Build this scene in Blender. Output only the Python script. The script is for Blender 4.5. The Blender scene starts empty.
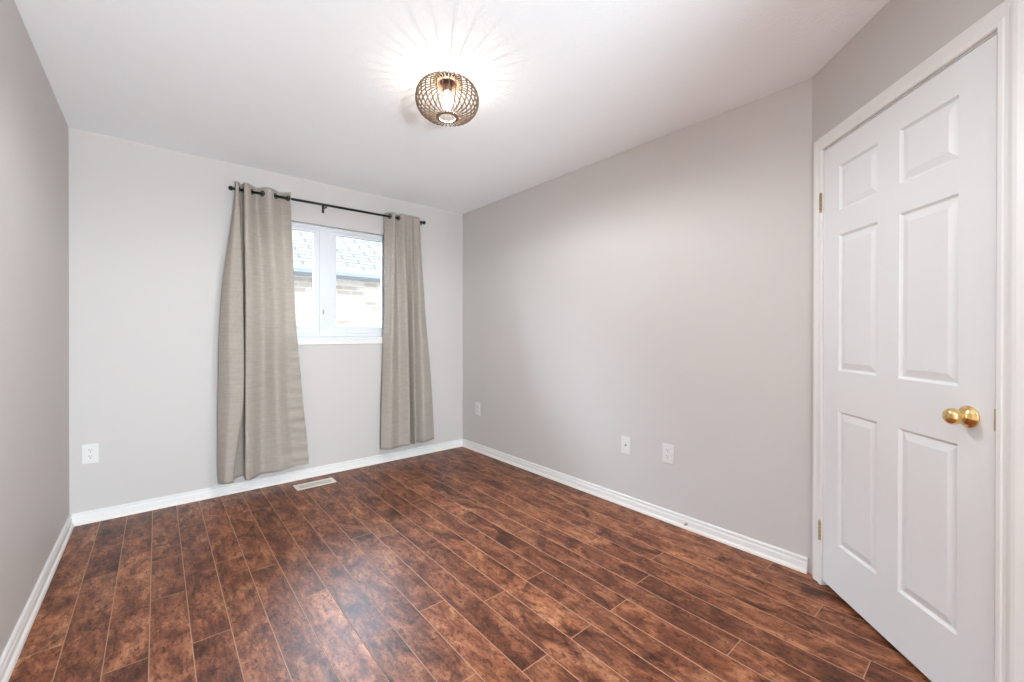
import bpy, bmesh, math, random
from mathutils import Vector, Matrix

PI = math.pi
scene = bpy.context.scene
COL = scene.collection

# ------------------------------------------------------------------ camera
cam_data = bpy.data.cameras.new('camera')
cam_data.sensor_width = 36.0
cam_data.lens = 14.724
cam_data.shift_y = (335.034 - 341.0) / 1024.0
cam_data.clip_start = 0.02
cam = bpy.data.objects.new('camera', cam_data)
COL.objects.link(cam)
_yaw, _pitch, _roll = math.radians(40.2936), math.radians(-0.1894), math.radians(0.0526)
_F = Vector((math.sin(_yaw) * math.cos(_pitch), math.cos(_yaw) * math.cos(_pitch), math.sin(_pitch)))
_R = Vector((math.cos(_yaw), -math.sin(_yaw), 0))
_U = _R.cross(_F)
_R2 = _R * math.cos(_roll) + _U * math.sin(_roll)
_U2 = _U * math.cos(_roll) - _R * math.sin(_roll)
cam.matrix_world = Matrix(((_R2.x, _U2.x, -_F.x, 0.0), (_R2.y, _U2.y, -_F.y, 0.0),
                           (_R2.z, _U2.z, -_F.z, 1.182), (0, 0, 0, 1)))
scene.camera = cam

# ------------------------------------------------------------------ world, exposure
WORLD_STRENGTH = 48.0
LAMP_WATTS = 5.0
FILL_WATTS = 550.0
DOWN_WATTS = 56.0
w = bpy.data.worlds.new('overcast_sky')
scene.world = w
w.use_nodes = True
bg = w.node_tree.nodes['Background']
bg.inputs['Color'].default_value = (0.72, 0.85, 1.0, 1)
bg.inputs['Strength'].default_value = WORLD_STRENGTH
scene.view_settings.view_transform = 'Standard'
scene.view_settings.look = 'None'
scene.view_settings.gamma = 1.0
scene.view_settings.exposure = 0.08
scene.view_settings.use_curve_mapping = False
scene.cycles.use_denoising = True
scene.cycles.max_bounces = 16
scene.cycles.diffuse_bounces = 10
scene.cycles.transparent_max_bounces = 16
scene.cycles.sample_clamp_indirect = 6.0

# ------------------------------------------------------------------ dimensions (metres)
XL, XR, YB, YC, H = -0.41, 2.4595, 3.7054, 0.6202, 2.44   # left wall, right wall, back wall, corner of the angled wall, ceiling
YR = -1.0                                                 # rear of the room, behind the camera
DX, DY = -0.72540, -0.68833                               # direction along the angled wall
TEND = (YC - YR) / 0.68833
DIAG_ROT = math.atan2(DY, DX)
WX0, WX1, WZ0, WZ1 = 0.50, 1.70, 1.135, 2.09              # window opening
DT0, DT1, DZ = 0.090, 0.881, 2.044                        # door opening in the angled wall


# ------------------------------------------------------------------ materials
def new_mat(name):
    m = bpy.data.materials.new(name)
    m.use_nodes = True
    nt = m.node_tree
    return m, nt, nt.nodes['Principled BSDF']


def node(nt, kind, **kw):
    n = nt.nodes.new(kind)
    for k, v in kw.items():
        setattr(n, k, v)
    return n


def simple(name, col, rough=0.5, metal=0.0, spec=0.5, bump=None, var=0.0):
    """principled paint with an optional fine noise bump (scale, strength, distance) and a slight colour variation"""
    m, nt, p = new_mat(name)
    p.inputs['Roughness'].default_value = rough
    p.inputs['Metallic'].default_value = metal
    p.inputs['Specular IOR Level'].default_value = spec
    tc = node(nt, 'ShaderNodeTexCoord')
    nz = node(nt, 'ShaderNodeTexNoise')
    nz.inputs['Scale'].default_value = bump[0] if bump else 8.0
    nz.inputs['Detail'].default_value = 4
    nt.links.new(tc.outputs['Object'], nz.inputs['Vector'])
    rp = node(nt, 'ShaderNodeValToRGB')
    a = [c * (1 - var) for c in col]
    b = [min(1, c * (1 + var)) for c in col]
    rp.color_ramp.elements[0].color = (*a, 1)
    rp.color_ramp.elements[1].color = (*b, 1)
    nt.links.new(nz.outputs['Fac'], rp.inputs['Fac'])
    nt.links.new(rp.outputs['Color'], p.inputs['Base Color'])
    if bump:
        bp = node(nt, 'ShaderNodeBump')
        bp.inputs['Strength'].default_value = bump[1]
        bp.inputs['Distance'].default_value = bump[2]
        nt.links.new(nz.outputs['Fac'], bp.inputs['Height'])
        nt.links.new(bp.outputs['Normal'], p.inputs['Normal'])
    return m


M_WALL = simple('wall_paint', (0.572, 0.543, 0.522), 0.55, spec=0.3, bump=(260, 0.15, 0.001), var=0.01)
M_TRIM = simple('white_trim_paint', (0.78, 0.765, 0.745), 0.42, var=0.004)
M_DOOR = simple('white_door_paint', (0.775, 0.775, 0.775), 0.42, bump=(300, 0.08, 0.0006), var=0.008)
M_VINYL = simple('white_window_vinyl', (0.70, 0.725, 0.75), 0.4, var=0.004)
M_PLATE = simple('white_plastic', (0.70, 0.685, 0.665), 0.35, var=0.005)
M_SLOT = simple('dark_slot', (0.10, 0.095, 0.09), 0.6)
M_IRON = simple('black_iron', (0.022, 0.02, 0.02), 0.38, metal=0.6, bump=(90, 0.1, 0.0005))
M_BRASS = simple('polished_brass', (0.86, 0.60, 0.26), 0.16, metal=1.0, var=0.03)
M_HINGE = simple('aged_brass', (0.50, 0.40, 0.23), 0.35, metal=1.0, var=0.15)
M_VENT = simple('cream_enamel', (0.80, 0.73, 0.64), 0.4, var=0.02)
M_DARK = simple('dark_void', (0.03, 0.028, 0.025), 0.9)
M_CANOPY = simple('dark_brown_metal', (0.16, 0.085, 0.065), 0.35, metal=0.4)
M_SHOE = simple('warm_white_shoe_paint', (0.80, 0.765, 0.72), 0.4, var=0.01)
M_WOODEDGE = simple('plank_bevel', (0.40, 0.22, 0.13), 0.5, var=0.08)


def ceiling_mat():
    m, nt, p = new_mat('stippled_ceiling')
    p.inputs['Base Color'].default_value = (0.92, 0.94, 0.95, 1)
    p.inputs['Roughness'].default_value = 0.85
    p.inputs['Specular IOR Level'].default_value = 0.15
    tc = node(nt, 'ShaderNodeTexCoord')
    n1 = node(nt, 'ShaderNodeTexNoise')
    n1.inputs['Scale'].default_value = 75
    n1.inputs['Detail'].default_value = 5
    n1.inputs['Roughness'].default_value = 0.7
    n2 = node(nt, 'ShaderNodeTexVoronoi')
    n2.inputs['Scale'].default_value = 95
    nt.links.new(tc.outputs['Object'], n1.inputs['Vector'])
    nt.links.new(tc.outputs['Object'], n2.inputs['Vector'])
    mx = node(nt, 'ShaderNodeMath', operation='SUBTRACT')
    nt.links.new(n1.outputs['Fac'], mx.inputs[0])
    nt.links.new(n2.outputs['Distance'], mx.inputs[1])
    b = node(nt, 'ShaderNodeBump')
    b.inputs['Strength'].default_value = 0.22
    b.inputs['Distance'].default_value = 0.004
    nt.links.new(mx.outputs[0], b.inputs['Height'])
    nt.links.new(b.outputs['Normal'], p.inputs['Normal'])
    return m


M_CEIL = ceiling_mat()


def wood_mat():
    m, nt, p = new_mat('hand_scraped_laminate')
    L = nt.links.new
    tc = node(nt, 'ShaderNodeTexCoord')
    at = node(nt, 'ShaderNodeAttribute', attribute_name='plank')       # a random colour per plank
    # offset every plank to its own stretch of the texture
    sc = node(nt, 'ShaderNodeVectorMath', operation='SCALE')
    sc.inputs['Scale'].default_value = 23.0
    L(at.outputs['Color'], sc.inputs[0])
    ad = node(nt, 'ShaderNodeVectorMath', operation='ADD')
    L(tc.outputs['Object'], ad.inputs[0])
    L(sc.outputs['Vector'], ad.inputs[1])

    def noise(scale, stretch, detail, rough, dist=0.0):
        mp = node(nt, 'ShaderNodeMapping')
        mp.inputs['Scale'].default_value = (1.0, stretch, 1.0)
        L(ad.outputs['Vector'], mp.inputs['Vector'])
        n = node(nt, 'ShaderNodeTexNoise')
        n.inputs['Scale'].default_value = scale
        n.inputs['Detail'].default_value = detail
        n.inputs['Roughness'].default_value = rough
        n.inputs['Distortion'].default_value = dist
        L(mp.outputs['Vector'], n.inputs['Vector'])
        return n.outputs['Fac']

    def ramp(fac, stops):
        r = node(nt, 'ShaderNodeValToRGB')
        el = r.color_ramp.elements
        while len(el) < len(stops):
            el.new(0.5)
        for e, (pos, c) in zip(el, stops):
            e.position = pos
            e.color = (*c, 1)
        L(fac, r.inputs['Fac'])
        return r.outputs['Color']

    def mix(kind, a, b, fac):
        x = node(nt, 'ShaderNodeMix', data_type='RGBA', blend_type=kind)
        if isinstance(fac, float):
            x.inputs[0].default_value = fac
        else:
            L(fac, x.inputs[0])
        L(a, x.inputs[6])
        L(b, x.inputs[7])
        return x.outputs[2]

    clouds = noise(11.0, 0.42, 6, 0.66, 0.9)         # broad stained areas
    base = ramp(clouds, [(0.33, (0.095, 0.030, 0.014)), (0.45, (0.185, 0.064, 0.031)),
                         (0.55, (0.285, 0.112, 0.056)), (0.68, (0.43, 0.205, 0.108))])
    grain = noise(58.0, 0.14, 4, 0.6, 0.5)           # grain running along the board
    gcol = ramp(grain, [(0.34, (0.60, 0.56, 0.54)), (0.50, (1, 1, 1)), (0.70, (1.22, 1.18, 1.14))])
    c1 = mix('MULTIPLY', base, gcol, 0.9)
    fleck = noise(52.0, 0.50, 6, 0.75, 1.4)          # chatter marks and small burl flecks
    fcol = ramp(fleck, [(0.37, (0.22, 0.13, 0.08)), (0.44, (0.76, 0.70, 0.64)), (0.50, (1, 1, 1)), (0.60, (1.30, 1.25, 1.16))])
    c2 = mix('MULTIPLY', c1, fcol, 0.9)
    knot = noise(6.5, 0.50, 4, 0.6, 1.8)             # dark smudges
    kcol = ramp(knot, [(0.33, (0.28, 0.20, 0.19)), (0.45, (1, 1, 1))])
    c3 = mix('MULTIPLY', c2, kcol, 0.85)
    tone = node(nt, 'ShaderNodeSeparateColor')
    L(at.outputs['Color'], tone.inputs[0])
    tcol = ramp(tone.outputs[2], [(0.0, (0.72, 0.67, 0.67)), (0.5, (1, 0.98, 0.98)), (1.0, (1.20, 1.18, 1.14))])
    c4 = mix('MULTIPLY', c3, tcol, 1.0)
    L(c4, p.inputs['Base Color'])
    p.inputs['Specular IOR Level'].default_value = 0.26
    rr = ramp(fleck, [(0.3, (0.44, 0.44, 0.44)), (0.7, (0.33, 0.33, 0.33))])
    L(rr, p.inputs['Roughness'])
    b = node(nt, 'ShaderNodeBump')
    b.inputs['Strength'].default_value = 0.35
    b.inputs['Distance'].default_value = 0.0015
    hs = node(nt, 'ShaderNodeMath', operation='ADD')
    L(fleck, hs.inputs[0])
    L(clouds, hs.inputs[1])
    L(hs.outputs[0], b.inputs['Height'])
    L(b.outputs['Normal'], p.inputs['Normal'])
    return m


M_WOOD = wood_mat()


def linen_mat():
    m, nt, p = new_mat('greige_linen')
    L = nt.links.new
    tc = node(nt, 'ShaderNodeTexCoord')

    def nz(scale, sx, sz):
        mp = node(nt, 'ShaderNodeMapping')
        mp.inputs['Scale'].default_value = (sx, sx, sz)
        L(tc.outputs['Object'], mp.inputs['Vector'])
        n = node(nt, 'ShaderNodeTexNoise')
        n.inputs['Scale'].default_value = scale
        n.inputs['Detail'].default_value = 3
        L(mp.outputs['Vector'], n.inputs['Vector'])
        return n.outputs['Fac']
    weft = nz(60, 0.16, 1.6)
    warp = nz(120, 1.6, 0.25)
    a = node(nt, 'ShaderNodeMath', operation='ADD')
    L(weft, a.inputs[0])
    L(warp, a.inputs[1])
    h = node(nt, 'ShaderNodeMath', operation='MULTIPLY')
    h.inputs[1].default_value = 0.5
    L(a.outputs[0], h.inputs[0])
    r = node(nt, 'ShaderNodeValToRGB')
    r.color_ramp.elements[0].position = 0.36
    r.color_ramp.elements[0].color = (0.50, 0.447, 0.388, 1)
    r.color_ramp.elements[1].position = 0.64
    r.color_ramp.elements[1].color = (0.585, 0.53, 0.465, 1)
    L(h.outputs[0], r.inputs['Fac'])
    L(r.outputs['Color'], p.inputs['Base Color'])
    p.inputs['Roughness'].default_value = 0.85
    p.inputs['Specular IOR Level'].default_value = 0.15
    b = node(nt, 'ShaderNodeBump')
    b.inputs['Strength'].default_value = 0.4
    b.inputs['Distance'].default_value = 0.001
    L(h.outputs[0], b.inputs['Height'])
    L(b.outputs['Normal'], p.inputs['Normal'])
    tr = node(nt, 'ShaderNodeBsdfTranslucent')
    L(r.outputs['Color'], tr.inputs['Color'])
    mx = node(nt, 'ShaderNodeMixShader')
    mx.inputs[0].default_value = 0.34
    L(p.outputs[0], mx.inputs[1])
    L(tr.outputs[0], mx.inputs[2])
    L(mx.outputs[0], nt.nodes['Material Output'].inputs['Surface'])
    return m


M_LINEN = linen_mat()


def glass_mat():
    m = bpy.data.materials.new('window_glass')
    m.use_nodes = True
    nt = m.node_tree
    nt.nodes.remove(nt.nodes['Principled BSDF'])
    t = node(nt, 'ShaderNodeBsdfTransparent')
    t.inputs['Color'].default_value = (0.97, 0.985, 0.99, 1)
    g = node(nt, 'ShaderNodeBsdfGlossy')
    g.inputs['Roughness'].default_value = 0.02
    fr = node(nt, 'ShaderNodeFresnel')
    fr.inputs['IOR'].default_value = 1.3
    mx = node(nt, 'ShaderNodeMixShader')
    nt.links.new(fr.outputs[0], mx.inputs[0])
    nt.links.new(t.outputs[0], mx.inputs[1])
    nt.links.new(g.outputs[0], mx.inputs[2])
    nt.links.new(mx.outputs[0], nt.nodes['Material Output'].inputs['Surface'])
    return m


M_GLASS = glass_mat()


def rib_mat():
    m, nt, p = new_mat('ash_plywood')
    tc = node(nt, 'ShaderNodeTexCoord')
    n = node(nt, 'ShaderNodeTexNoise')
    n.inputs['Scale'].default_value = 60
    nt.links.new(tc.outputs['Object'], n.inputs['Vector'])
    r = node(nt, 'ShaderNodeValToRGB')
    r.color_ramp.elements[0].color = (0.13, 0.080, 0.048, 1)
    r.color_ramp.elements[1].color = (0.22, 0.145, 0.09, 1)
    nt.links.new(n.outputs['Fac'], r.inputs['Fac'])
    nt.links.new(r.outputs['Color'], p.inputs['Base Color'])
    p.inputs['Roughness'].default_value = 0.55
    return m


M_RIB = rib_mat()


def bulb_mat():
    m, nt, p = new_mat('lit_bulb')
    # clear glass that glows faintly around its filament
    nt.nodes.remove(p)
    t = node(nt, 'ShaderNodeBsdfTransparent')
    e = node(nt, 'ShaderNodeEmission')
    e.inputs['Color'].default_value = (1.0, 0.88, 0.70, 1)
    e.inputs['Strength'].default_value = 8.0
    mx = node(nt, 'ShaderNodeMixShader')
    mx.inputs[0].default_value = 0.3
    nt.links.new(t.outputs[0], mx.inputs[1])
    nt.links.new(e.outputs[0], mx.inputs[2])
    nt.links.new(mx.outputs[0], nt.nodes['Material Output'].inputs['Surface'])
    return m


M_BULB = bulb_mat()


def brick_mat():
    m, nt, p = new_mat('pale_brick')
    L = nt.links.new
    tc = node(nt, 'ShaderNodeTexCoord')
    mp = node(nt, 'ShaderNodeMapping')
    mp.inputs['Rotation'].default_value = (PI / 2, 0, 0)
    L(tc.outputs['Object'], mp.inputs['Vector'])
    b = node(nt, 'ShaderNodeTexBrick')
    b.inputs['Color1'].default_value = (0.053, 0.044, 0.036, 1)
    b.inputs['Color2'].default_value = (0.034, 0.0255, 0.020, 1)
    b.inputs['Mortar'].default_value = (0.050, 0.044, 0.037, 1)
    b.inputs['Scale'].default_value = 1.0
    b.inputs['Brick Width'].default_value = 0.24
    b.inputs['Row Height'].default_value = 0.085
    b.inputs['Mortar Size'].default_value = 0.01
    b.inputs['Bias'].default_value = -0.1
    L(mp.outputs['Vector'], b.inputs['Vector'])
    L(b.outputs['Color'], p.inputs['Base Color'])
    p.inputs['Roughness'].default_value = 1.0
    p.inputs['Specular IOR Level'].default_value = 0.0
    return m


def shingle_mat():
    m, nt, p = new_mat('grey_shingles')
    L = nt.links.new
    tc = node(nt, 'ShaderNodeTexCoord')
    b = node(nt, 'ShaderNodeTexBrick')
    b.inputs['Color1'].default_value = (0.037, 0.0335, 0.0295, 1)
    b.inputs['Color2'].default_value = (0.0300, 0.0270, 0.0240, 1)
    b.inputs['Mortar'].default_value = (0.0205, 0.0188, 0.0170, 1)
    b.inputs['Scale'].default_value = 1.0
    b.inputs['Brick Width'].default_value = 0.48
    b.inputs['Row Height'].default_value = 0.145
    b.inputs['Mortar Size'].default_value = 0.02
    L(tc.outputs['Object'], b.inputs['Vector'])
    L(b.outputs['Color'], p.inputs['Base Color'])
    p.inputs['Roughness'].default_value = 1.0
    p.inputs['Specular IOR Level'].default_value = 0.0
    return m


M_BRICK = brick_mat()
M_SHINGLE = shingle_mat()
M_GUTTER = simple('pale_gutter_metal', (0.035, 0.034, 0.033), 0.9, spec=0.0)
M_GRASS = simple('pale_concrete', (0.78, 0.78, 0.77), 0.9, bump=(30, 0.6, 0.02), var=0.1)


# ------------------------------------------------------------------ geometry helpers
class MB:
    """collects shapes into one mesh; a material slot per shape"""

    def __init__(self):
        self.bm = bmesh.new()

    def _face(self, vs, mi=0, smooth=False):
        try:
            f = self.bm.faces.new(vs)
            f.material_index = mi
            f.smooth = smooth
            return f
        except ValueError:
            return None

    def box(self, a, b, mi=0, bevel=0.0):
        x0, y0, z0 = a
        x1, y1, z1 = b
        c = [(x0, y0, z0), (x1, y0, z0), (x1, y1, z0), (x0, y1, z0), (x0, y0, z1), (x1, y0, z1), (x1, y1, z1), (x0, y1, z1)]
        v = [self.bm.verts.new(p) for p in c]
        fs = [self._face([v[i] for i in q], mi) for q in
              ((3, 2, 1, 0), (4, 5, 6, 7), (0, 1, 5, 4), (1, 2, 6, 5), (2, 3, 7, 6), (3, 0, 4, 7))]
        if bevel > 0:
            es = list({e for f in fs for e in f.edges})
            bmesh.ops.bevel(self.bm, geom=es, offset=bevel, segments=2, affect='EDGES', profile=0.6)
        return self

    def prism(self, pts, z0, z1, mi=0):
        """closed horizontal outline pts [(x, y)] between two heights"""
        n = len(pts)
        lo = [self.bm.verts.new((x, y, z0)) for x, y in pts]
        hi = [self.bm.verts.new((x, y, z1)) for x, y in pts]
        self._face(lo[::-1], mi)
        self._face(hi, mi)
        for i in range(n):
            j = (i + 1) % n
            self._face([lo[i], lo[j], hi[j], hi[i]], mi)
        return self

    def sweep(self, sections, closed_profile=True, smooth=False, mi=0, loop=False, caps=True):
        """joins successive sections (equal-length lists of 3D points)"""
        rings = [[self.bm.verts.new(p) for p in s] for s in sections]
        m = len(rings)
        n = len(rings[0])
        for i in range(m if loop else m - 1):
            A, B = rings[i], rings[(i + 1) % m]
            for j in range(n if closed_profile else n - 1):
                k = (j + 1) % n
                self._face([A[j], B[j], B[k], A[k]], mi, smooth)
        if caps and closed_profile and not loop:
            self._face(rings[0], mi)
            self._face(rings[-1][::-1], mi)
        return self

    def lathe(self, prof, origin=(0, 0, 0), axis=(0, 0, 1), seg=32, mi=0, smooth=True):
        """prof: [(radius, height)] turned about axis through origin"""
        q = Vector((0, 0, 1)).rotation_difference(Vector(axis).normalized())
        o = Vector(origin)
        rings = []
        for r, h in prof:
            if r < 1e-6:
                rings.append([self.bm.verts.new(o + q @ Vector((0, 0, h)))])
            else:
                rings.append([self.bm.verts.new(o + q @ Vector((r * math.cos(2 * PI * k / seg), r * math.sin(2 * PI * k / seg), h)))
                              for k in range(seg)])
        for A, B in zip(rings, rings[1:]):
            for k in range(seg):
                j = (k + 1) % seg
                if len(A) == 1 and len(B) > 1:
                    self._face([A[0], B[k], B[j]][::-1], mi, smooth)
                elif len(B) == 1 and len(A) > 1:
                    self._face([A[k], A[j], B[0]], mi, smooth)
                elif len(A) > 1:
                    self._face([A[k], A[j], B[j], B[k]], mi, smooth)
        return self

    def tube(self, path, r, seg=12, mi=0, smooth=True, loop=False):
        """round tube along a polyline"""
        P = [Vector(p) for p in path]
        n = len(P)
        secs = []
        up = None
        for i in range(n):
            a = P[(i - 1) % n] if (loop or i > 0) else P[i]
            b = P[(i + 1) % n] if (loop or i < n - 1) else P[i]
            t = (b - a).normalized()
            if up is None:
                up = t.orthogonal().normalized()
            up = (up - t * up.dot(t)).normalized()
            s = t.cross(up)
            secs.append([P[i] + (up * math.cos(2 * PI * k / seg) + s * math.sin(2 * PI * k / seg)) * r for k in range(seg)])
        return self.sweep(secs, True, smooth, mi, loop)

    def build(self, name, mats, parent=None, loc=None, recalc=True):
        if recalc:
            bmesh.ops.recalc_face_normals(self.bm, faces=self.bm.faces[:])
        me = bpy.data.meshes.new(name)
        self.bm.to_mesh(me)
        self.bm.free()
        for m in (mats if isinstance(mats, (list, tuple)) else [mats]):
            me.materials.append(m)
        o = bpy.data.objects.new(name, me)
        COL.objects.link(o)
        if parent:
            o.parent = parent
        if loc:
            o.location = loc
        return o


def empty(name, loc=(0, 0, 0), rz=0.0, parent=None):
    o = bpy.data.objects.new(name, None)
    o.empty_display_size = 0.05
    COL.objects.link(o)
    o.location = loc
    o.rotation_euler = (0, 0, rz)
    if parent:
        o.parent = parent
    return o


def tag(o, label=None, cat=None, group=None, kind=None):
    if label:
        o['label'] = label
    if cat:
        o['category'] = cat
    if group:
        o['group'] = group
    if kind:
        o['kind'] = kind
    return o


def struct(o, label=None, cat=None):
    return tag(o, label, cat, kind='structure')


def diag(t, e, z=0.0):
    """point on the angled wall: t along it, e out of it into the room"""
    return Vector((XR + DX * t + DY * e, YC + DY * t - DX * e, z))


# ------------------------------------------------------------------ room shell
def build_floor():
    rnd = random.Random(11)
    joints = {-4: [2.311], -3: [2.845], -2: [2.020], -1: [2.852, 2.435], 0: [2.001, 3.241], 1: [2.62], 2: [3.254, 2.417],
              3: [2.03], 4: [1.593], 5: [2.803, 1.19], 6: [1.607, 2.43], 7: [2.342, 1.09], 8: [1.486], 9: [2.317, 1.087],
              10: [1.484], 11: [1.088], 12: [0.659], 13: [1.126], 14: [1.524, 0.313], 15: [1.196], 16: [0.513], 17: [1.455], 18: [0.776]}
    bm = bmesh.new()
    cl = bm.loops.layers.color.new('plank')
    pw, x0, BV, DP = 0.1245, 0.101, 0.0017, 0.0011
    for k in range(-15, 19):
        xa, xb = x0 + pw * k, min(x0 + pw * (k + 1), XR)
        if k > -5:
            xa = max(xa, XL)
        ytop = YB if k > -5 else YR + 0.02      # rows left of the left wall lie in the hall only
        if xb - xa < 0.01:
            continue
        js = sorted(joints.get(k, [1.9]))
        while js[0] > YR - 2.2:
            js.insert(0, js[0] - 1.213)
        while js[-1] < YB:
            js.append(js[-1] + 1.213)
        for a, b in zip(js, js[1:]):
            a, b = max(a, YR - 2.2), min(b, ytop)
            if b - a < 0.005 or a > ytop:
                continue
            c = (rnd.random(), rnd.random(), rnd.random(), 1)
            o = [(xa, a), (xb, a), (xb, b), (xa, b)]
            i = [(xa + BV, a + BV), (xb - BV, a + BV), (xb - BV, b - BV), (xa + BV, b - BV)]
            vo = [bm.verts.new((x, y, -DP)) for x, y in o]
            vi = [bm.verts.new((x, y, 0)) for x, y in i]
            fs = [bm.faces.new(vi)]
            for q in range(4):
                r = (q + 1) % 4
                f = bm.faces.new([vo[q], vo[r], vi[r], vi[q]])
                f.material_index = 1
                fs.append(f)
            for f in fs:
                for lp in f.loops:
                    lp[cl] = c
    # subfloor slab under the boards
    v = [bm.verts.new(p) for p in ((XL - 1.4, YR - 2.3, -0.02), (XR + .1, YR - 2.3, -0.02), (XR + .1, YB + .1, -0.02), (XL - 1.4, YB + .1, -0.02))]
    f = bm.faces.new(v)
    f.material_index = 1
    me = bpy.data.meshes.new('floor')
    bm.to_mesh(me)
    bm.free()
    me.materials.append(M_WOOD)
    me.materials.append(M_WOODEDGE)
    o = bpy.data.objects.new('floor', me)
    COL.objects.link(o)
    struct(o, 'reddish brown hand-scraped laminate plank floor', 'floor')


build_floor()

WT = 0.16
o = MB().box((XL - 1.46, YR - 2.36, H), (XR + WT, YB + WT, H + 0.1)).build('ceiling', M_CEIL)
struct(o, 'white stippled ceiling', 'ceiling')
o = MB().box((XL - WT, YR, -0.03), (XL, YB, H)).build('wall_left', M_WALL)
struct(o, 'pale grey painted wall on the left', 'wall')
b = MB()
b.box((XL - WT, YB, -0.03), (WX0, YB + WT, H)).box((WX1, YB, -0.03), (XR + WT, YB + WT, H))
b.box((WX0, YB, -0.03), (WX1, YB + WT, WZ0)).box((WX0, YB, WZ1), (WX1, YB + WT, H))
struct(b.build('wall_back', M_WALL), 'pale grey painted wall around the window', 'wall')
o = MB().box((XR, YC - 0.2, -0.03), (XR + WT, YB, H)).build('wall_right', M_WALL)
struct(o, 'long pale grey painted wall on the right', 'wall')
# angled wall with the door opening: local x runs along the wall, -y points into the room
aw = MB()
aw.box((0, 0, -0.03), (DT0, 0.11, H)).box((DT1, 0, -0.03), (TEND, 0.11, H)).box((DT0, 0, DZ), (DT1, 0.11, H))
aw = aw.build('wall_angled', M_WALL)
aw.location = (XR, YC, 0)
aw.rotation_euler = (0, 0, DIAG_ROT)
struct(aw, 'short angled grey wall that holds the door', 'wall')
XE = XR + DX * TEND
# rear: the room opens behind the camera into a short hall
b = MB()
b.box((XE, YR - 2.2, -0.03), (XE + 0.16, YR, H)).box((XL - 1.3, YR - 2.36, -0.03), (XE + 0.16, YR - 2.2, H))
b.box((XL - 1.46, YR - 2.36, -0.03), (XL - 1.3, YR, H)).box((XL - 1.46, YR, -0.03), (XL - WT, YR + 0.12, H))
struct(b.build('wall_rear', M_WALL), 'grey walls of the hall behind the viewer', 'wall')


# ------------------------------------------------------------------ baseboards
def base_profile():
    # (distance from wall, height): shoe moulding, flat face, cove and bead on top
    pts = [(0.0, 0.0), (0.024, 0.0), (0.0235, 0.008), (0.021, 0.014), (0.016, 0.018), (0.0125, 0.019),
           (0.0125, 0.046), (0.010, 0.050), (0.0085, 0.056), (0.0105, 0.060), (0.0110, 0.066), (0.0085, 0.071), (0.005, 0.073), (0.0, 0.073)]
    return pts


def baseboard(name, p, q, nrm, label, cut0=0.0, cut1=0.0):
    """from p to q (xy) with the inward normal nrm; the cuts mitre the ends (metres of run per metre of depth)"""
    P, Q, N = Vector((*p, 0)), Vector((*q, 0)), Vector((*nrm, 0))
    D = (Q - P).normalized()
    secs = []
    for A, c in ((P, cut0), (Q, -cut1)):
        secs.append([A + N * d + D * (c * d) + Vector((0, 0, z)) for d, z in base_profile()])
    mb = MB().sweep(secs)
    for f in mb.bm.faces:
        c = f.calc_center_median()
        if c.z < 0.0195:
            f.material_index = 1
    return struct(mb.build(name, [M_TRIM, M_SHOE]), label, 'baseboard')


baseboard('baseboard_left', (XL, YR), (XL, YB), (1, 0), 'white baseboard along the left wall', 0, 1)
baseboard('baseboard_back', (XL, YB), (XR, YB), (0, -1), 'white baseboard under the window wall', 1, 1)
baseboard('baseboard_right', (XR, YB), (XR, YC + 0.012), (-1, 0), 'white baseboard along the right wall', 1, 0.0)
pA, pB = diag(DT1 + 0.092, 0), diag(TEND, 0)
baseboard('baseboard_angled', (pA.x, pA.y), (pB.x, pB.y), (DY, -DX), 'white baseboard on the angled wall past the door')


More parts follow.
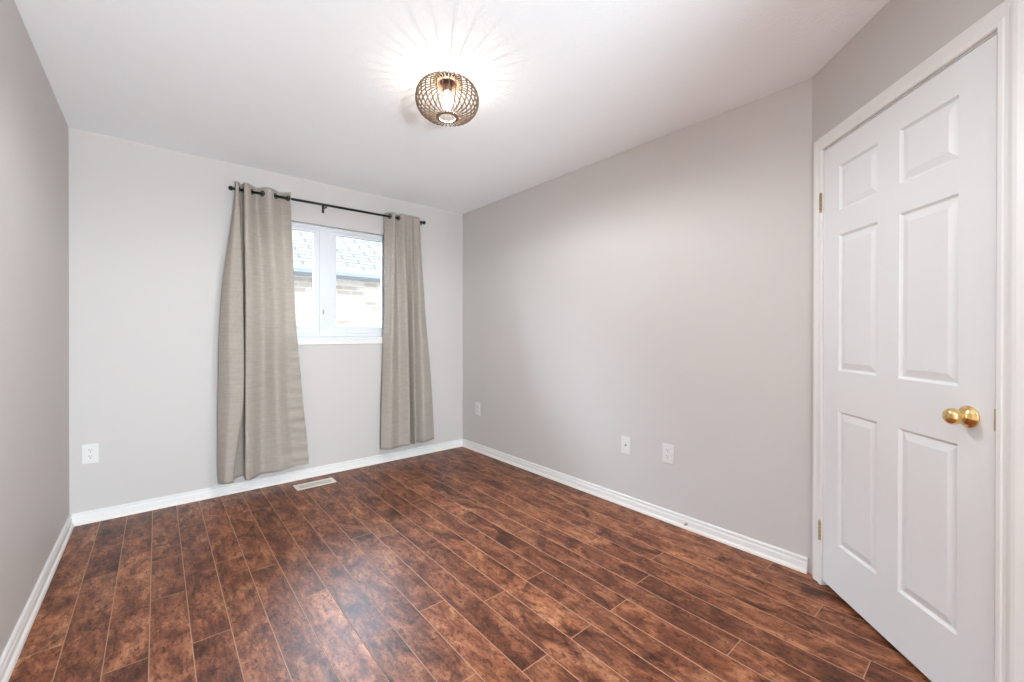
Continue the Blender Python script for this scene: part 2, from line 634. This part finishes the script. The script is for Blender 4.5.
# ------------------------------------------------------------------ door in the angled wall
def build_door():
    root = empty('door_1', (XR, YC, 0), DIAG_ROT)
    struct(root, 'white six-panel door with a brass knob in the angled wall', 'door')
    T0, T1, Z0, Z1, TH = 0.0965, 0.8735, 0.022, 2.037, 0.035
    bm = bmesh.new()
    cols = [(0.201, 0.427), (0.531, 0.760)]
    rows = [(0.238, 0.838), (1.018, 1.622), (1.730, 1.930)]
    xs = sorted({T0, T1, *[v for c in cols for v in c]})
    zs = sorted({Z0, Z1, *[v for r in rows for v in r]})

    def V(x, y, z):
        return bm.verts.new((x, y, z))
    for side, yy in ((-1, 0.0), (1, TH)):
        for i in range(len(xs) - 1):
            for j in range(len(zs) - 1):
                x0, x1, z0, z1 = xs[i], xs[i + 1], zs[j], zs[j + 1]
                if (x0, x1) in cols and (z0, z1) in rows:
                    # moulded panel: steep step down, gentle slope back up, flat raised field
                    steps = [(0.0, 0.0), (0.003, 0.0035), (0.008, 0.0085), (0.0105, 0.009), (0.034, 0.0025), (0.037, 0.0018)]
                    rings = []
                    for ins, dep in steps:
                        y = yy - side * dep
                        rings.append([V(x0 + ins, y, z0 + ins), V(x1 - ins, y, z0 + ins), V(x1 - ins, y, z1 - ins), V(x0 + ins, y, z1 - ins)])
                    for A, B in zip(rings, rings[1:]):
                        for k in range(4):
                            m = (k + 1) % 4
                            bm.faces.new([A[k], A[m], B[m], B[k]])
                    bm.faces.new(rings[-1])
                else:
                    bm.faces.new([V(x0, yy, z0), V(x1, yy, z0), V(x1, yy, z1), V(x0, yy, z1)])
    for a, b2 in (((T0, Z0), (T1, Z0)), ((T1, Z0), (T1, Z1)), ((T1, Z1), (T0, Z1)), ((T0, Z1), (T0, Z0))):
        bm.faces.new([V(a[0], 0, a[1]), V(b2[0], 0, b2[1]), V(b2[0], TH, b2[1]), V(a[0], TH, a[1])])
    bmesh.ops.remove_doubles(bm, verts=bm.verts[:], dist=1e-5)
    mb = MB()
    mb.bm.free()
    mb.bm = bm
    leaf = mb.build('door_leaf', M_DOOR, root)

    # jamb: three boards lining the opening, with the stop strip behind the leaf
    j = MB()
    j.box((DT0 - 0.012, 0.0, -0.002), (DT0 + 0.004, 0.11, DZ)).box((DT1 - 0.004, 0.0, -0.002), (DT1 + 0.012, 0.11, DZ))
    j.box((DT0 - 0.012, 0.0, DZ - 0.004), (DT1 + 0.012, 0.11, DZ + 0.012))
    j.box((DT0 + 0.004, 0.037, -0.002), (DT0 + 0.015, 0.075, DZ - 0.004)).box((DT1 - 0.015, 0.037, -0.002), (DT1 - 0.004, 0.075, DZ - 0.004))
    j.box((DT0 + 0.004, 0.037, DZ - 0.015), (DT1 - 0.004, 0.075, DZ - 0.004))
    j.build('door_jamb', M_TRIM, root)
    # the closet behind the door
    cb = MB()
    cb.box((-0.02, 0.60, -0.02), (1.0, 0.62, 2.3)).box((-0.02, 0.11, -0.02), (0.0, 0.60, 2.3)).box((0.98, 0.11, -0.02), (1.0, 0.60, 2.3))
    cb.box((-0.02, 0.11, 2.3), (1.0, 0.62, 2.32)).box((-0.02, 0.0, -0.04), (1.0, 0.62, -0.02))
    cb.build('closet_back', M_WALL, root)

    # casing: a moulded section swept up, across and down
    prof = [(0.0, 0.0), (0.0, 0.009), (0.004, 0.0115), (0.016, 0.0115), (0.020, 0.0090), (0.030, 0.0095), (0.040, 0.0125),
            (0.046, 0.0135), (0.056, 0.0130), (0.0625, 0.0070), (0.063, 0.0)]   # (distance outward from opening, thickness)
    i0, i1, it = DT0 + 0.005, DT1 + 0.003, DZ + 0.003
    secs = []
    for cx, cz, sx, sz in ((i0, 0.0, -1, 0), (i0, it, -1, 1), (i1, it, 1, 1), (i1, 0.0, 1, 0)):
        # the leg away from the corner carries a wider flat back band
        secs.append([(cx + sx * (d + (0.024 if sx > 0 and d > 0.06 else 0.0)), -t, cz + sz * d) for d, t in prof])
    MB().sweep(secs).build('door_casing', M_TRIM, root)

    # hinges: knuckles with leaves let into leaf and jamb
    for z in (1.797, 0.256):
        h = MB()
        x = T0 - 0.004
        for q in range(5):
            zz = z - 0.044 + q * 0.0178
            h.lathe([(0.0, 0), (0.0058, 0), (0.0058, 0.0160), (0.0, 0.0160)], (x, -0.013, zz), seg=14)
        h.lathe([(0.0, 0), (0.0045, 0.0), (0.003, 0.005), (0.0, 0.006)], (x, -0.013, z + 0.044), seg=12)
        h.box((x - 0.001, -0.0075, z - 0.043), (x + 0.002, -0.0002, z + 0.044))
        h.build('hinge', M_HINGE, root)
    # latch plate on the leaf edge
    MB().box((T1 - 0.0015, -0.0018, 0.905), (T1 + 0.0042, 0.012, 0.968), bevel=0.0005).build('strike_plate', M_HINGE, root)

    # knob: rosette, neck and ball; turned about the axis out of the door
    k = MB()
    kx, kz = 0.797, 0.931
    k.lathe([(0.0, 0.0), (0.0325, 0.0), (0.0335, 0.003), (0.0315, 0.006), (0.026, 0.0085), (0.0255, 0.010), (0.021, 0.013),
             (0.0135, 0.016), (0.0115, 0.019), (0.0115, 0.024), (0.0135, 0.026), (0.0140, 0.028), (0.013, 0.030)],
            (kx, 0.0, kz), (0, -1, 0), 40)
    kn = k.build('rosette', M_BRASS, root)
    g = MB()
    ball = [(0.012, 0.024), (0.0165, 0.026), (0.0178, 0.028), (0.0172, 0.030), (0.0200, 0.032), (0.0230, 0.036), (0.0246, 0.041),
            (0.0250, 0.046), (0.0240, 0.052), (0.0215, 0.057), (0.0175, 0.0605), (0.0130, 0.0625), (0.0070, 0.0635), (0.0, 0.0638)]
    g.lathe(ball, (kx, 0.0, kz), (0, -1, 0), 40)
    g.build('door_knob', M_BRASS, root)


build_door()


# ------------------------------------------------------------------ window and its sill
def build_window():
    root = empty('window_1', (0, YB, 0))
    struct(root, 'white sliding window with two panes between the curtains', 'window')
    yf = 0.050                                   # frame face behind the wall plane
    fr = MB()
    a0, a1, c0, c1 = WX0, WX1, WZ0, WZ1
    fw = 0.030
    fr.box((a0, yf, c0), (a0 + fw, 0.14, c1), bevel=0.002).box((a1 - fw, yf, c0), (a1, 0.14, c1), bevel=0.002)
    fr.box((a0 + fw, yf, c1 - fw), (a1 - fw, 0.14, c1), bevel=0.002).box((a0 + fw, yf, c0), (a1 - fw, 0.14, c0 + 0.045), bevel=0.002)
    fr.box((1.050, yf + 0.004, c0 + 0.04), (1.146, 0.135, c1 - 0.02), bevel=0.003)        # centre mullion
    fr.build('window_frame', M_VINYL, root)
    for x0, x1 in ((a0 + fw, 1.050), (1.146, a1 - fw)):
        s = MB()
        z0, z1 = c0 + 0.045, c1 - fw
        gx0 = x0 + 0.041 if x0 > 1.0 else x0 + 0.06
        gx1 = 1.603 if x0 > 1.0 else x1 - 0.041
        gz0, gz1 = 1.240, 2.033
        ya, yb = yf + 0.012, yf + 0.045
        s.box((x0, ya, z0), (gx0, yb, z1), bevel=0.002).box((gx1, ya, z0), (x1, yb, z1), bevel=0.002)
        s.box((gx0 - 0.002, ya, z0), (gx1 + 0.002, yb, gz0), bevel=0.002).box((gx0 - 0.002, ya, gz1), (gx1 + 0.002, yb, z1), bevel=0.002)
        # glazing bead
        t = 0.006
        s.box((gx0 - t, ya - 0.004, gz0 - t), (gx0 + 0.001, ya + 0.01, gz1 + t)).box((gx1 - 0.001, ya - 0.004, gz0 - t), (gx1 + t, ya + 0.01, gz1 + t))
        s.box((gx0, ya - 0.004, gz0 - t), (gx1, ya + 0.01, gz0)).box((gx0, ya - 0.004, gz1), (gx1, ya + 0.01, gz1 + t))
        sash = s.build('window_sash', M_VINYL, root)
        MB().box((gx0 - 0.005, yf + 0.026, gz0 - 0.005), (gx1 + 0.005, yf + 0.030, gz1 + 0.005)).build('window_pane', M_GLASS, sash)
    l = MB()
    l.box((1.074, yf - 0.004, 1.345), (1.086, yf + 0.006, 1.385), bevel=0.002).box((1.077, yf - 0.014, 1.350), (1.083, yf - 0.003, 1.372), bevel=0.0015)
    l.build('window_latch', simple('grey_latch_metal', (0.42, 0.42, 0.43), 0.4, metal=0.3), root)
    # stool and apron
    s = MB()
    s.box((WX0 - 0.05, -0.016, 1.128), (WX1 + 0.05, 0.0, 1.150), bevel=0.004)
    s.box((WX0 + 0.002, -0.004, 1.128), (WX1 - 0.002, yf, 1.148))
    s.box((WX0 - 0.04, -0.012, 1.090), (WX1 + 0.04, 0.0, 1.129), bevel=0.003)
    s.build('window_sill', M_TRIM, root)


build_window()


# ------------------------------------------------------------------ the neighbouring house outside
def build_neighbour():
    root = empty('neighbouring_house', (1.5, 7.4, -3.0))
    tag(root, 'neighbouring brick house with grey shingled roof seen through the window', 'house')
    X0, X1 = -6.0, 9.0
    EZ = 5.10 + 0.0   # eave height above this empty
    MB().box((X0, 0.0, 0.0), (X1, 0.3, EZ + 0.05)).build('brick_wall', M_BRICK, root)
    MB().box((X0 - 0.3, -0.32, EZ + 0.02), (X1 + 0.3, 0.1, EZ + 0.05)).build('soffit', M_GUTTER, root)
    g = MB()
    prof = [(-0.32, EZ + 0.03), (-0.40, EZ + 0.03), (-0.44, EZ + 0.08), (-0.45, EZ + 0.135), (-0.44, EZ + 0.135), (-0.42, EZ + 0.09), (-0.33, EZ + 0.045), (-0.32, EZ + 0.135)]
    g.sweep([[(x, y, z) for y, z in prof] for x in (X0 - 0.3, X1 + 0.3)])
    g.build('gutter', M_GUTTER, root)
    r = MB()
    ang = math.radians(32)
    Lr = 6.0
    r.box((X0 - 0.3, 0, -0.03), (X1 + 0.3, Lr, 0.0))
    ro = r.build('shingle_roof', M_SHINGLE, root)
    ro.location = (0, -0.36, EZ + 0.14)
    ro.rotation_euler = (ang, 0, 0)
    gr = MB().box((-12, YB + 0.4, -3.1), (16, 12.5, -3.0)).build('side_yard', M_GRASS)
    struct(gr, 'strip of ground between the houses', 'ground')


build_neighbour()

# ------------------------------------------------------------------ curtain rod
ROD_OFF = 0.09
RX0, RZ0, RX1, RZ1 = 0.428, 2.229, 1.938, 2.246


def rodz(x):
    return RZ0 + (RZ1 - RZ0) * (x - RX0) / (RX1 - RX0)


def build_rod():
    root = empty('curtain_rod', (1.03, YB, 2.2))
    tag(root, 'thin black metal curtain rod with ball finials above the window', 'curtain rod')
    cx, cz = 1.03, 2.2

    def L(x, off, z):
        return (x - cx, -off, z - cz)
    MB().tube([L(RX0, ROD_OFF, rodz(RX0)), L(RX1, ROD_OFF, rodz(RX1))], 0.0100, 14).build('rod', M_IRON, root)
    for x, s in ((RX0, -1), (RX1, 1)):
        f = MB()
        f.lathe([(0.0, -0.008), (0.009, -0.008), (0.0105, -0.002), (0.009, 0.002), (0.0085, 0.006), (0.0135, 0.010), (0.0165, 0.017),
                 (0.0165, 0.023), (0.0135, 0.030), (0.008, 0.034), (0.0, 0.035)], L(x, ROD_OFF, rodz(x)), (s, 0, 0), 20)
        f.build('finial', M_IRON, root)
    for x in (RX0 + 0.070, 1.063, RX1 - 0.012):
        z = rodz(x)
        b = MB()
        # wall plate, arm and the cradle hooked under the rod
        b.box(L(x - 0.009, 0.004, z - 0.045), L(x + 0.009, 0.0, z + 0.02), bevel=0.001)
        b.tube([L(x, 0.003, z - 0.018), L(x, 0.06, z - 0.018), L(x, 0.078, z - 0.016), L(x, 0.083, z - 0.011)] , 0.0035, 8)
        b.tube([L(x, ROD_OFF + 0.0105 * math.sin(a), z + 0.001 - 0.0105 * math.cos(a)) for a in [math.radians(v) for v in range(-80, 111, 20)]], 0.0028, 8)
        b.tube([L(x, ROD_OFF + 0.008, z - 0.008), L(x, ROD_OFF + 0.006, z - 0.030)], 0.0035, 8)
        b.build('bracket', M_IRON, root)


build_rod()

# ------------------------------------------------------------------ curtains
# feature lines of the folds: (x, distance from the wall) at rod, window, knee and hem height
LEFT_FOLDS = [
    [(0.433, 0.090), (0.350, 0.070), (0.331, 0.080), (0.329, 0.100)],
    [(0.439, 0.120), (0.397, 0.130), (0.394, 0.150), (0.365, 0.165)],
    [(0.459, 0.100), (0.474, 0.115), (0.476, 0.135), (0.414, 0.148)],
    [(0.466, 0.065), (0.481, 0.060), (0.474, 0.060), (0.418, 0.060)],
    [(0.474, 0.055), (0.488, 0.034), (0.484, 0.030), (0.452, 0.032)],
    [(0.483, 0.070), (0.495, 0.050), (0.494, 0.050), (0.490, 0.045)],
    [(0.487, 0.118), (0.494, 0.112), (0.489, 0.128), (0.485, 0.138)],
    [(0.503, 0.128), (0.510, 0.122), (0.505, 0.140), (0.502, 0.155)],
    [(0.524, 0.110), (0.540, 0.114), (0.538, 0.122), (0.533, 0.135)],
    [(0.576, 0.055), (0.611, 0.066), (0.617, 0.062), (0.606, 0.070)],
    [(0.643, 0.125), (0.690, 0.120), (0.696, 0.122), (0.716, 0.122)],
    [(0.738, 0.055), (0.767, 0.080), (0.780, 0.080), (0.823, 0.080)],
    [(0.796, 0.110), (0.828, 0.090), (0.879, 0.090), (0.930, 0.090)]]
RIGHT_FOLDS = [
    [(1.580, 0.040), (1.580, 0.035), (1.552, 0.055), (1.535, 0.070)],
    [(1.640, 0.128), (1.622, 0.140), (1.605, 0.130), (1.605, 0.130)],
    [(1.677, 0.072), (1.700, 0.070), (1.710, 0.070), (1.706, 0.080)],
    [(1.725, 0.130), (1.766, 0.120), (1.781, 0.130), (1.791, 0.130)],
    [(1.775, 0.106), (1.806, 0.050), (1.821, 0.045), (1.830, 0.040)],
    [(1.806, 0.130), (1.828, 0.120), (1.840, 0.125), (1.850, 0.130)],
    [(1.842, 0.106), (1.868, 0.050), (1.882, 0.045), (1.892, 0.040)],
    [(1.872, 0.126), (1.904, 0.110), (1.934, 0.120), (1.945, 0.120)],
    [(1.906, 0.104), (1.973, 0.080), (2.039, 0.080), (2.072, 0.080)]]


def catmull(P, t):
    n = len(P)
    i = min(int(t), n - 2)
    f = t - i
    p0, p1, p2, p3 = P[max(i - 1, 0)], P[i], P[i + 1], P[min(i + 2, n - 1)]
    r = []
    for a, b, c, d in zip(p0, p1, p2, p3):
        m1, m2 = (c - a) * 0.42, (d - b) * 0.42
        f2, f3 = f * f, f * f * f
        r.append((2 * f3 - 3 * f2 + 1) * b + (f3 - 2 * f2 + f) * m1 + (-2 * f3 + 3 * f2) * c + (f3 - f2) * m2)
    return r


ROWZ = [2.24, 1.40, 0.72, 0.12]


def curtain(folds, hem, label, crossings, wrinkle, hemfun):
    cx = (folds[0][3][0] + folds[-1][3][0]) / 2
    root = empty('curtain', (cx, YB, hem))
    tag(root, label, 'curtain', 'pair of grommet curtains at the window')
    nu, nv = (len(folds) - 1) * 12, 90
    top = 2.278
    bm = bmesh.new()
    rows = []
    rnd = random.Random(5)
    ph = [rnd.uniform(0, 6.28) for _ in range(6)]
    for j in range(nv + 1):
        v = j / nv
        z = top + (hem - top) * v
        # position among the four measured heights
        if z >= ROWZ[0]:
            s = 0.0
        else:
            s = 3.0
            for q in range(3):
                if z >= ROWZ[q + 1]:
                    s = q + (ROWZ[q] - z) / (ROWZ[q] - ROWZ[q + 1])
                    break
        pts = [catmull(f, s) for f in folds]
        row = []
        for i in range(nu + 1):
            t = (len(folds) - 1) * i / nu
            x, y = catmull(pts, t)
            u = i / nu
            yy = y
            # soft cross wrinkles near the lower free edge, small slubby wander elsewhere
            wv = wrinkle(u, v)
            yy += 0.008 * wv * math.sin(z * 78 + 5.0 * u + 1.3 * math.sin(z * 23 + ph[0]))
            yy += 0.0022 * math.sin(z * 11 + u * 9 + ph[1]) * v
            zz = z + (hemfun(u) if j == nv else hemfun(u) * max(0, (v - 0.9) / 0.1) ** 2)
            row.append(bm.verts.new((x - cx, -max(yy, 0.03), zz - hem)))
        rows.append(row)
    for a, b in zip(rows, rows[1:]):
        for i in range(nu):
            f = bm.faces.new([a[i], a[i + 1], b[i + 1], b[i]])
            f.smooth = True
    me = bpy.data.meshes.new('fabric_panel')
    bm.to_mesh(me)
    bm.free()
    me.materials.append(M_LINEN)
    o = bpy.data.objects.new('fabric_panel', me)
    COL.objects.link(o)
    o.parent = root
    so = o.modifiers.new('cloth', 'SOLIDIFY')
    so.thickness = 0.0016
    so.offset = 0
    # grommets sit where the cloth passes from one side of the rod to the other
    pts = [f[0] for f in folds]
    for t in crossings:
        x, y = catmull(pts, t)
        x2, y2 = catmull(pts, t + 0.03)
        tang = Vector((x2 - x, -(y2 - y), 0)).normalized()
        nrm = Vector((-tang.y, tang.x, 0))
        c = Vector((x - cx, -y, rodz(x) - hem))
        path = []
        for k in range(20):
            a = 2 * PI * k / 20
            path.append(c + tang * (0.0165 * math.cos(a)) + Vector((0, 0, 0.0185 * math.sin(a))))
        MB().tube(path, 0.0042, 8, loop=True).build('grommet', M_IRON, root)


def crossings_of(folds):
    out = []
    pts = [f[0] for f in folds]
    n = (len(pts) - 1) * 40
    prev = None
    for i in range(n + 1):
        t = i / 40
        if t > len(pts) - 1.001:
            break
        y = catmull(pts, t)[1] - ROD_OFF
        if prev is not None and prev * y < 0:
            out.append(t)
        prev = y
    return out


curtain(LEFT_FOLDS, 0.118, 'wide greige linen curtain left of the window, flaring to a deep split at the hem', crossings_of(LEFT_FOLDS),
        lambda u, v: max(0, (u - 0.80) / 0.20) * max(0.0, min(1, (v - 0.5) / 0.15)) * 1.5, lambda u: 0.03 * max(0, (u - 0.8) / 0.2) + 0.006 * math.sin(u * 17))
curtain(RIGHT_FOLDS, 0.136, 'narrow greige linen curtain right of the window, bunched in tight folds', crossings_of(RIGHT_FOLDS),
        lambda u, v: 0.12, lambda u: 0.012 * u + 0.005 * math.sin(u * 21))


# ------------------------------------------------------------------ ceiling lamp
def build_lamp():
    LX, LY = 1.102, 1.797
    root = empty('ceiling_lamp', (LX, LY, H))
    tag(root, 'globe ceiling lamp of curved wooden slats around a lit bulb', 'lamp')
    R, cz, zt, zb = 0.157, -0.098, -0.016, -0.186      # widest radius and its level, top and bottom ring levels
    rt, rb = 0.062, 0.054
    n = 32
    # a slat: C-shaped thin board, 3 mm thick, standing radially
    outer, inner = [], []
    m = 18
    for k in range(m + 1):
        a = -PI / 2 + PI * k / m
        s = math.cos(a)
        if a < 0:
            z = cz + (cz - zb) * math.sin(a)
            r0 = rb
        else:
            z = cz + (zt - cz) * math.sin(a)
            r0 = rt
        r = r0 + (R - r0) * s ** 0.72
        outer.append((r, z))
        wd = 0.0065
        inner.append((r - wd * (0.6 + 0.4 * s) if s > 0.05 else r - 0.006, z - math.sin(a) * wd * 0.8))
    rib = None
    for q in range(n):
        a = 2 * PI * (q + 0.5) / n
        if rib is None:
            b = MB()
            secs = []
            for (ro, zo), (ri, zi) in zip(outer, inner):
                t = 0.0017
                secs.append([(ro, -t, zo), (ro, t, zo), (ri, t, zi), (ri, -t, zi)])
            b.sweep(secs)
            rib = b.build('slat', M_RIB, root)
            o = rib
        else:
            o = rib.copy()
            COL.objects.link(o)
            o.parent = root
        o.rotation_euler = (0, 0, a)
    for r, z in ((rt, zt - 0.001), (rb, zb)):
        MB().lathe([(r - 0.014, z - 0.002), (r, z - 0.002), (r, z + 0.002), (r - 0.014, z + 0.002), (r - 0.014, z - 0.002)], seg=48, smooth=False).build('slat_ring', M_RIB, root)
    MB().lathe([(0.0, 0.0), (0.060, 0.0), (0.060, -0.010), (0.054, -0.014), (0.0, -0.014)], seg=40, smooth=False).build('ceiling_canopy', M_CANOPY, root)
    MB().lathe([(0.0, -0.014), (0.020, -0.014), (0.022, -0.030), (0.0215, -0.058), (0.0175, -0.061), (0.0, -0.061)], seg=28).build('bulb_socket', M_CANOPY, root)
    bb = MB().lathe([(0.0135, -0.060), (0.0145, -0.072), (0.020, -0.086), (0.0275, -0.102), (0.0298, -0.116), (0.0275, -0.131), (0.019, -0.142), (0.008, -0.1465), (0.0, -0.147)], seg=28)
    bb.build('light_bulb', M_BULB, root)
    # the filament's own light, inside the lit bulb
    ld = bpy.data.lights.new('point_light', 'POINT')
    ld.energy = LAMP_WATTS
    ld.color = (1.0, 0.90, 0.78)
    ld.shadow_soft_size = 0.0025
    lo = bpy.data.objects.new('point_light', ld)
    COL.objects.link(lo)
    lo.parent = root
    lo.location = (0, 0, -0.114)
    # added spot just below the slats, extra light for the walls and floor
    sd = bpy.data.lights.new('added_downlight', 'SPOT')
    sd.energy = DOWN_WATTS
    sd.color = (0.93, 0.97, 1.0)
    sd.spot_size = PI
    sd.spot_blend = 0.35
    sd.shadow_soft_size = 0.028
    so = bpy.data.objects.new('added_downlight', sd)
    COL.objects.link(so)
    so.parent = root
    so.location = (0, 0, -0.190)


build_lamp()


# ------------------------------------------------------------------ wall plates
def slots(mb, x, z, s=1.0):
    """the three holes of a receptacle"""
    mb.box((x - 0.0075 * s, -0.0078, z + 0.001), (x - 0.0050 * s, -0.0068, z + 0.010), bevel=0)
    mb.box((x + 0.0050 * s, -0.0078, z + 0.002), (x + 0.0075 * s, -0.0068, z + 0.009), bevel=0)
    mb.lathe([(0.0, 0), (0.0028, 0), (0.0028, 0.001), (0.0, 0.001)], (x, -0.0068, z - 0.007), (0, -1, 0), 12)


def outlet(loc, rz, wd, ht, label, kind='duplex', group='wall outlets'):
    root = empty('wall_outlet', loc, rz)
    tag(root, label, 'outlet', group)
    hw, hh = wd / 2, ht / 2
    MB().box((-hw, -0.0055, -hh), (hw, 0.0, hh), bevel=0.0022).build('cover_plate', M_PLATE, root)
    if kind == 'duplex':
        for z in (0.0195, -0.0195):
            r = MB()
            pts = []
            for k in range(24):
                a = 2 * PI * k / 24
                pts.append((0.0172 * math.cos(a), max(-0.0142, min(0.0142, 0.0172 * math.sin(a)))))
            r.sweep([[(x, y, z + zz) for x, zz in pts] for y in (-0.005, -0.0070)])
            rc = r.build('receptacle', M_PLATE, root)
            s = MB()
            slots(s, 0, z)
            s.build('slots', M_SLOT, rc)
        MB().lathe([(0.0, 0), (0.003, 0), (0.0026, 0.0012), (0.0, 0.0014)], (0, -0.0055, 0), (0, -1, 0), 12).build('screw', M_PLATE, root)
    else:
        c = MB()
        c.lathe([(0.0, 0), (0.0065, 0), (0.0065, 0.002), (0.0048, 0.002), (0.0048, 0.0085), (0.0022, 0.0085), (0.0022, 0.003), (0.0, 0.003)], (0, -0.0055, 0), (0, -1, 0), 16)
        c.build('cable_jack', simple('nickel_jack', (0.30, 0.28, 0.26), 0.35, metal=0.8), root)
        for z in (0.042, -0.042):
            MB().lathe([(0.0, 0), (0.003, 0), (0.0026, 0.0012), (0.0, 0.0014)], (0, -0.0055, z), (0, -1, 0), 12).build('screw', M_PLATE, root)
    return root


outlet((-0.318, YB, 0.429), 0.0, 0.075, 0.122, 'white outlet on the window wall, left of the curtains near the corner')
outlet((XR, 1.3755, 0.427), -PI / 2, 0.077, 0.120, 'white duplex outlet on the right wall, nearest the door')
outlet((XR, 1.686, 0.418), -PI / 2, 0.073, 0.116, 'white cable jack plate with one dark port on the right wall', 'jack', None)
outlet((XR, 3.425, 0.428), -PI / 2, 0.080, 0.128, 'small pale outlet on the right wall, close to the far corner')

# filled nail hole on the right wall
MB().lathe([(0.0, 0.0), (0.008, 0.0), (0.0072, 0.0012), (0.003, 0.0020), (0.0, 0.0020)], (0, 0, 0), (-1, 0, 0), 16).build('wall_plug', M_WALL, None, (XR, 1.273, 0.942))
tag(bpy.data.objects['wall_plug'], 'tiny grey plug set in the long right wall above the outlets', 'plug')


# small brass fitting poking out of the right baseboard
def build_stop():
    root = empty('brass_fitting', (XR - 0.0125, 1.250, 0.029))
    tag(root, 'small brass fitting sticking out of the right baseboard', 'fitting')
    MB().lathe([(0.0, 0.0), (0.0085, 0.0), (0.0085, 0.002), (0.0045, 0.003), (0.0, 0.003)], (0, 0, 0), (-1, 0, 0), 16).build('mounting_disc', M_HINGE, root)
    MB().lathe([(0.0, 0.002), (0.0038, 0.002), (0.0032, 0.018), (0.0048, 0.019), (0.0048, 0.024), (0.0, 0.025)], (0, 0, 0), (-1, 0, 0), 14).build('stub', M_HINGE, root)


build_stop()


# ------------------------------------------------------------------ floor register
def build_vent():
    x0, x1, y0, y1 = 0.802, 1.090, 3.440, 3.566
    root = empty('floor_register', ((x0 + x1) / 2, (y0 + y1) / 2, 0))
    tag(root, 'cream metal floor register in the floor below the window', 'vent')
    hx, hy = (x1 - x0) / 2, (y1 - y0) / 2
    f = MB()
    bw = 0.026
    f.box((-hx, -hy, 0), (hx, -hy + bw, 0.0045), bevel=0.0015).box((-hx, hy - bw, 0), (hx, hy, 0.0045), bevel=0.0015)
    f.box((-hx, -hy + bw - .001, 0), (-hx + bw, hy - bw + .001, 0.0045), bevel=0.0012).box((hx - bw, -hy + bw - .001, 0), (hx, hy - bw + .001, 0.0045), bevel=0.0012)
    f.build('register_frame', M_VENT, root)
    MB().box((-hx + bw, -hy + bw, 0.0002), (hx - bw, hy - bw, 0.0008)).build('duct_opening', M_SLOT, root)
    g = MB()
    for row in range(3):
        ya = -hy + bw + row * (2 * (hy - bw)) / 3
        yb2 = ya + (2 * (hy - bw)) / 3
        g.box((-hx + bw, yb2 - 0.003, 0.001), (hx - bw, yb2, 0.0035))
        n = 20
        for k in range(n + 1):
            x = -hx + bw + (2 * (hx - bw)) * k / n
            g.box((x - 0.0022, ya, 0.001), (x + 0.0022, yb2, 0.0026))
    g.build('louvre_grille', M_VENT, root)


build_vent()


# ------------------------------------------------------------------ added fill light in the unseen hall, dressed as a floor lamp
def build_hall_fill():
    root = empty('hall_fill_light', (0.17, -2.2, 0))
    tag(root, 'unseen fill light with a white bowl, added in the hall behind the viewer', 'lamp')
    MB().lathe([(0.0, 0.0), (0.13, 0.0), (0.13, 0.012), (0.05, 0.02), (0.012, 0.025), (0.012, 0.22), (0.0, 0.22)], seg=32).build('fill_stand', M_TRIM, root)
    MB().lathe([(0.0, 0.22), (0.05, 0.22), (0.12, 0.235), (0.16, 0.27), (0.165, 0.27), (0.125, 0.23), (0.05, 0.215), (0.0, 0.215)], seg=32).build('fill_bowl', M_TRIM, root)
    gd = bpy.data.lights.new('point_light', 'POINT')  # added source for the room's general light, no real bulb here
    gd.energy = FILL_WATTS
    gd.color = (0.81, 0.965, 1.07)
    gd.shadow_soft_size = 0.24
    go = bpy.data.objects.new('point_light', gd)
    COL.objects.link(go)
    go.parent = root
    go.location = (0, 0, 0.55)


build_hall_fill()
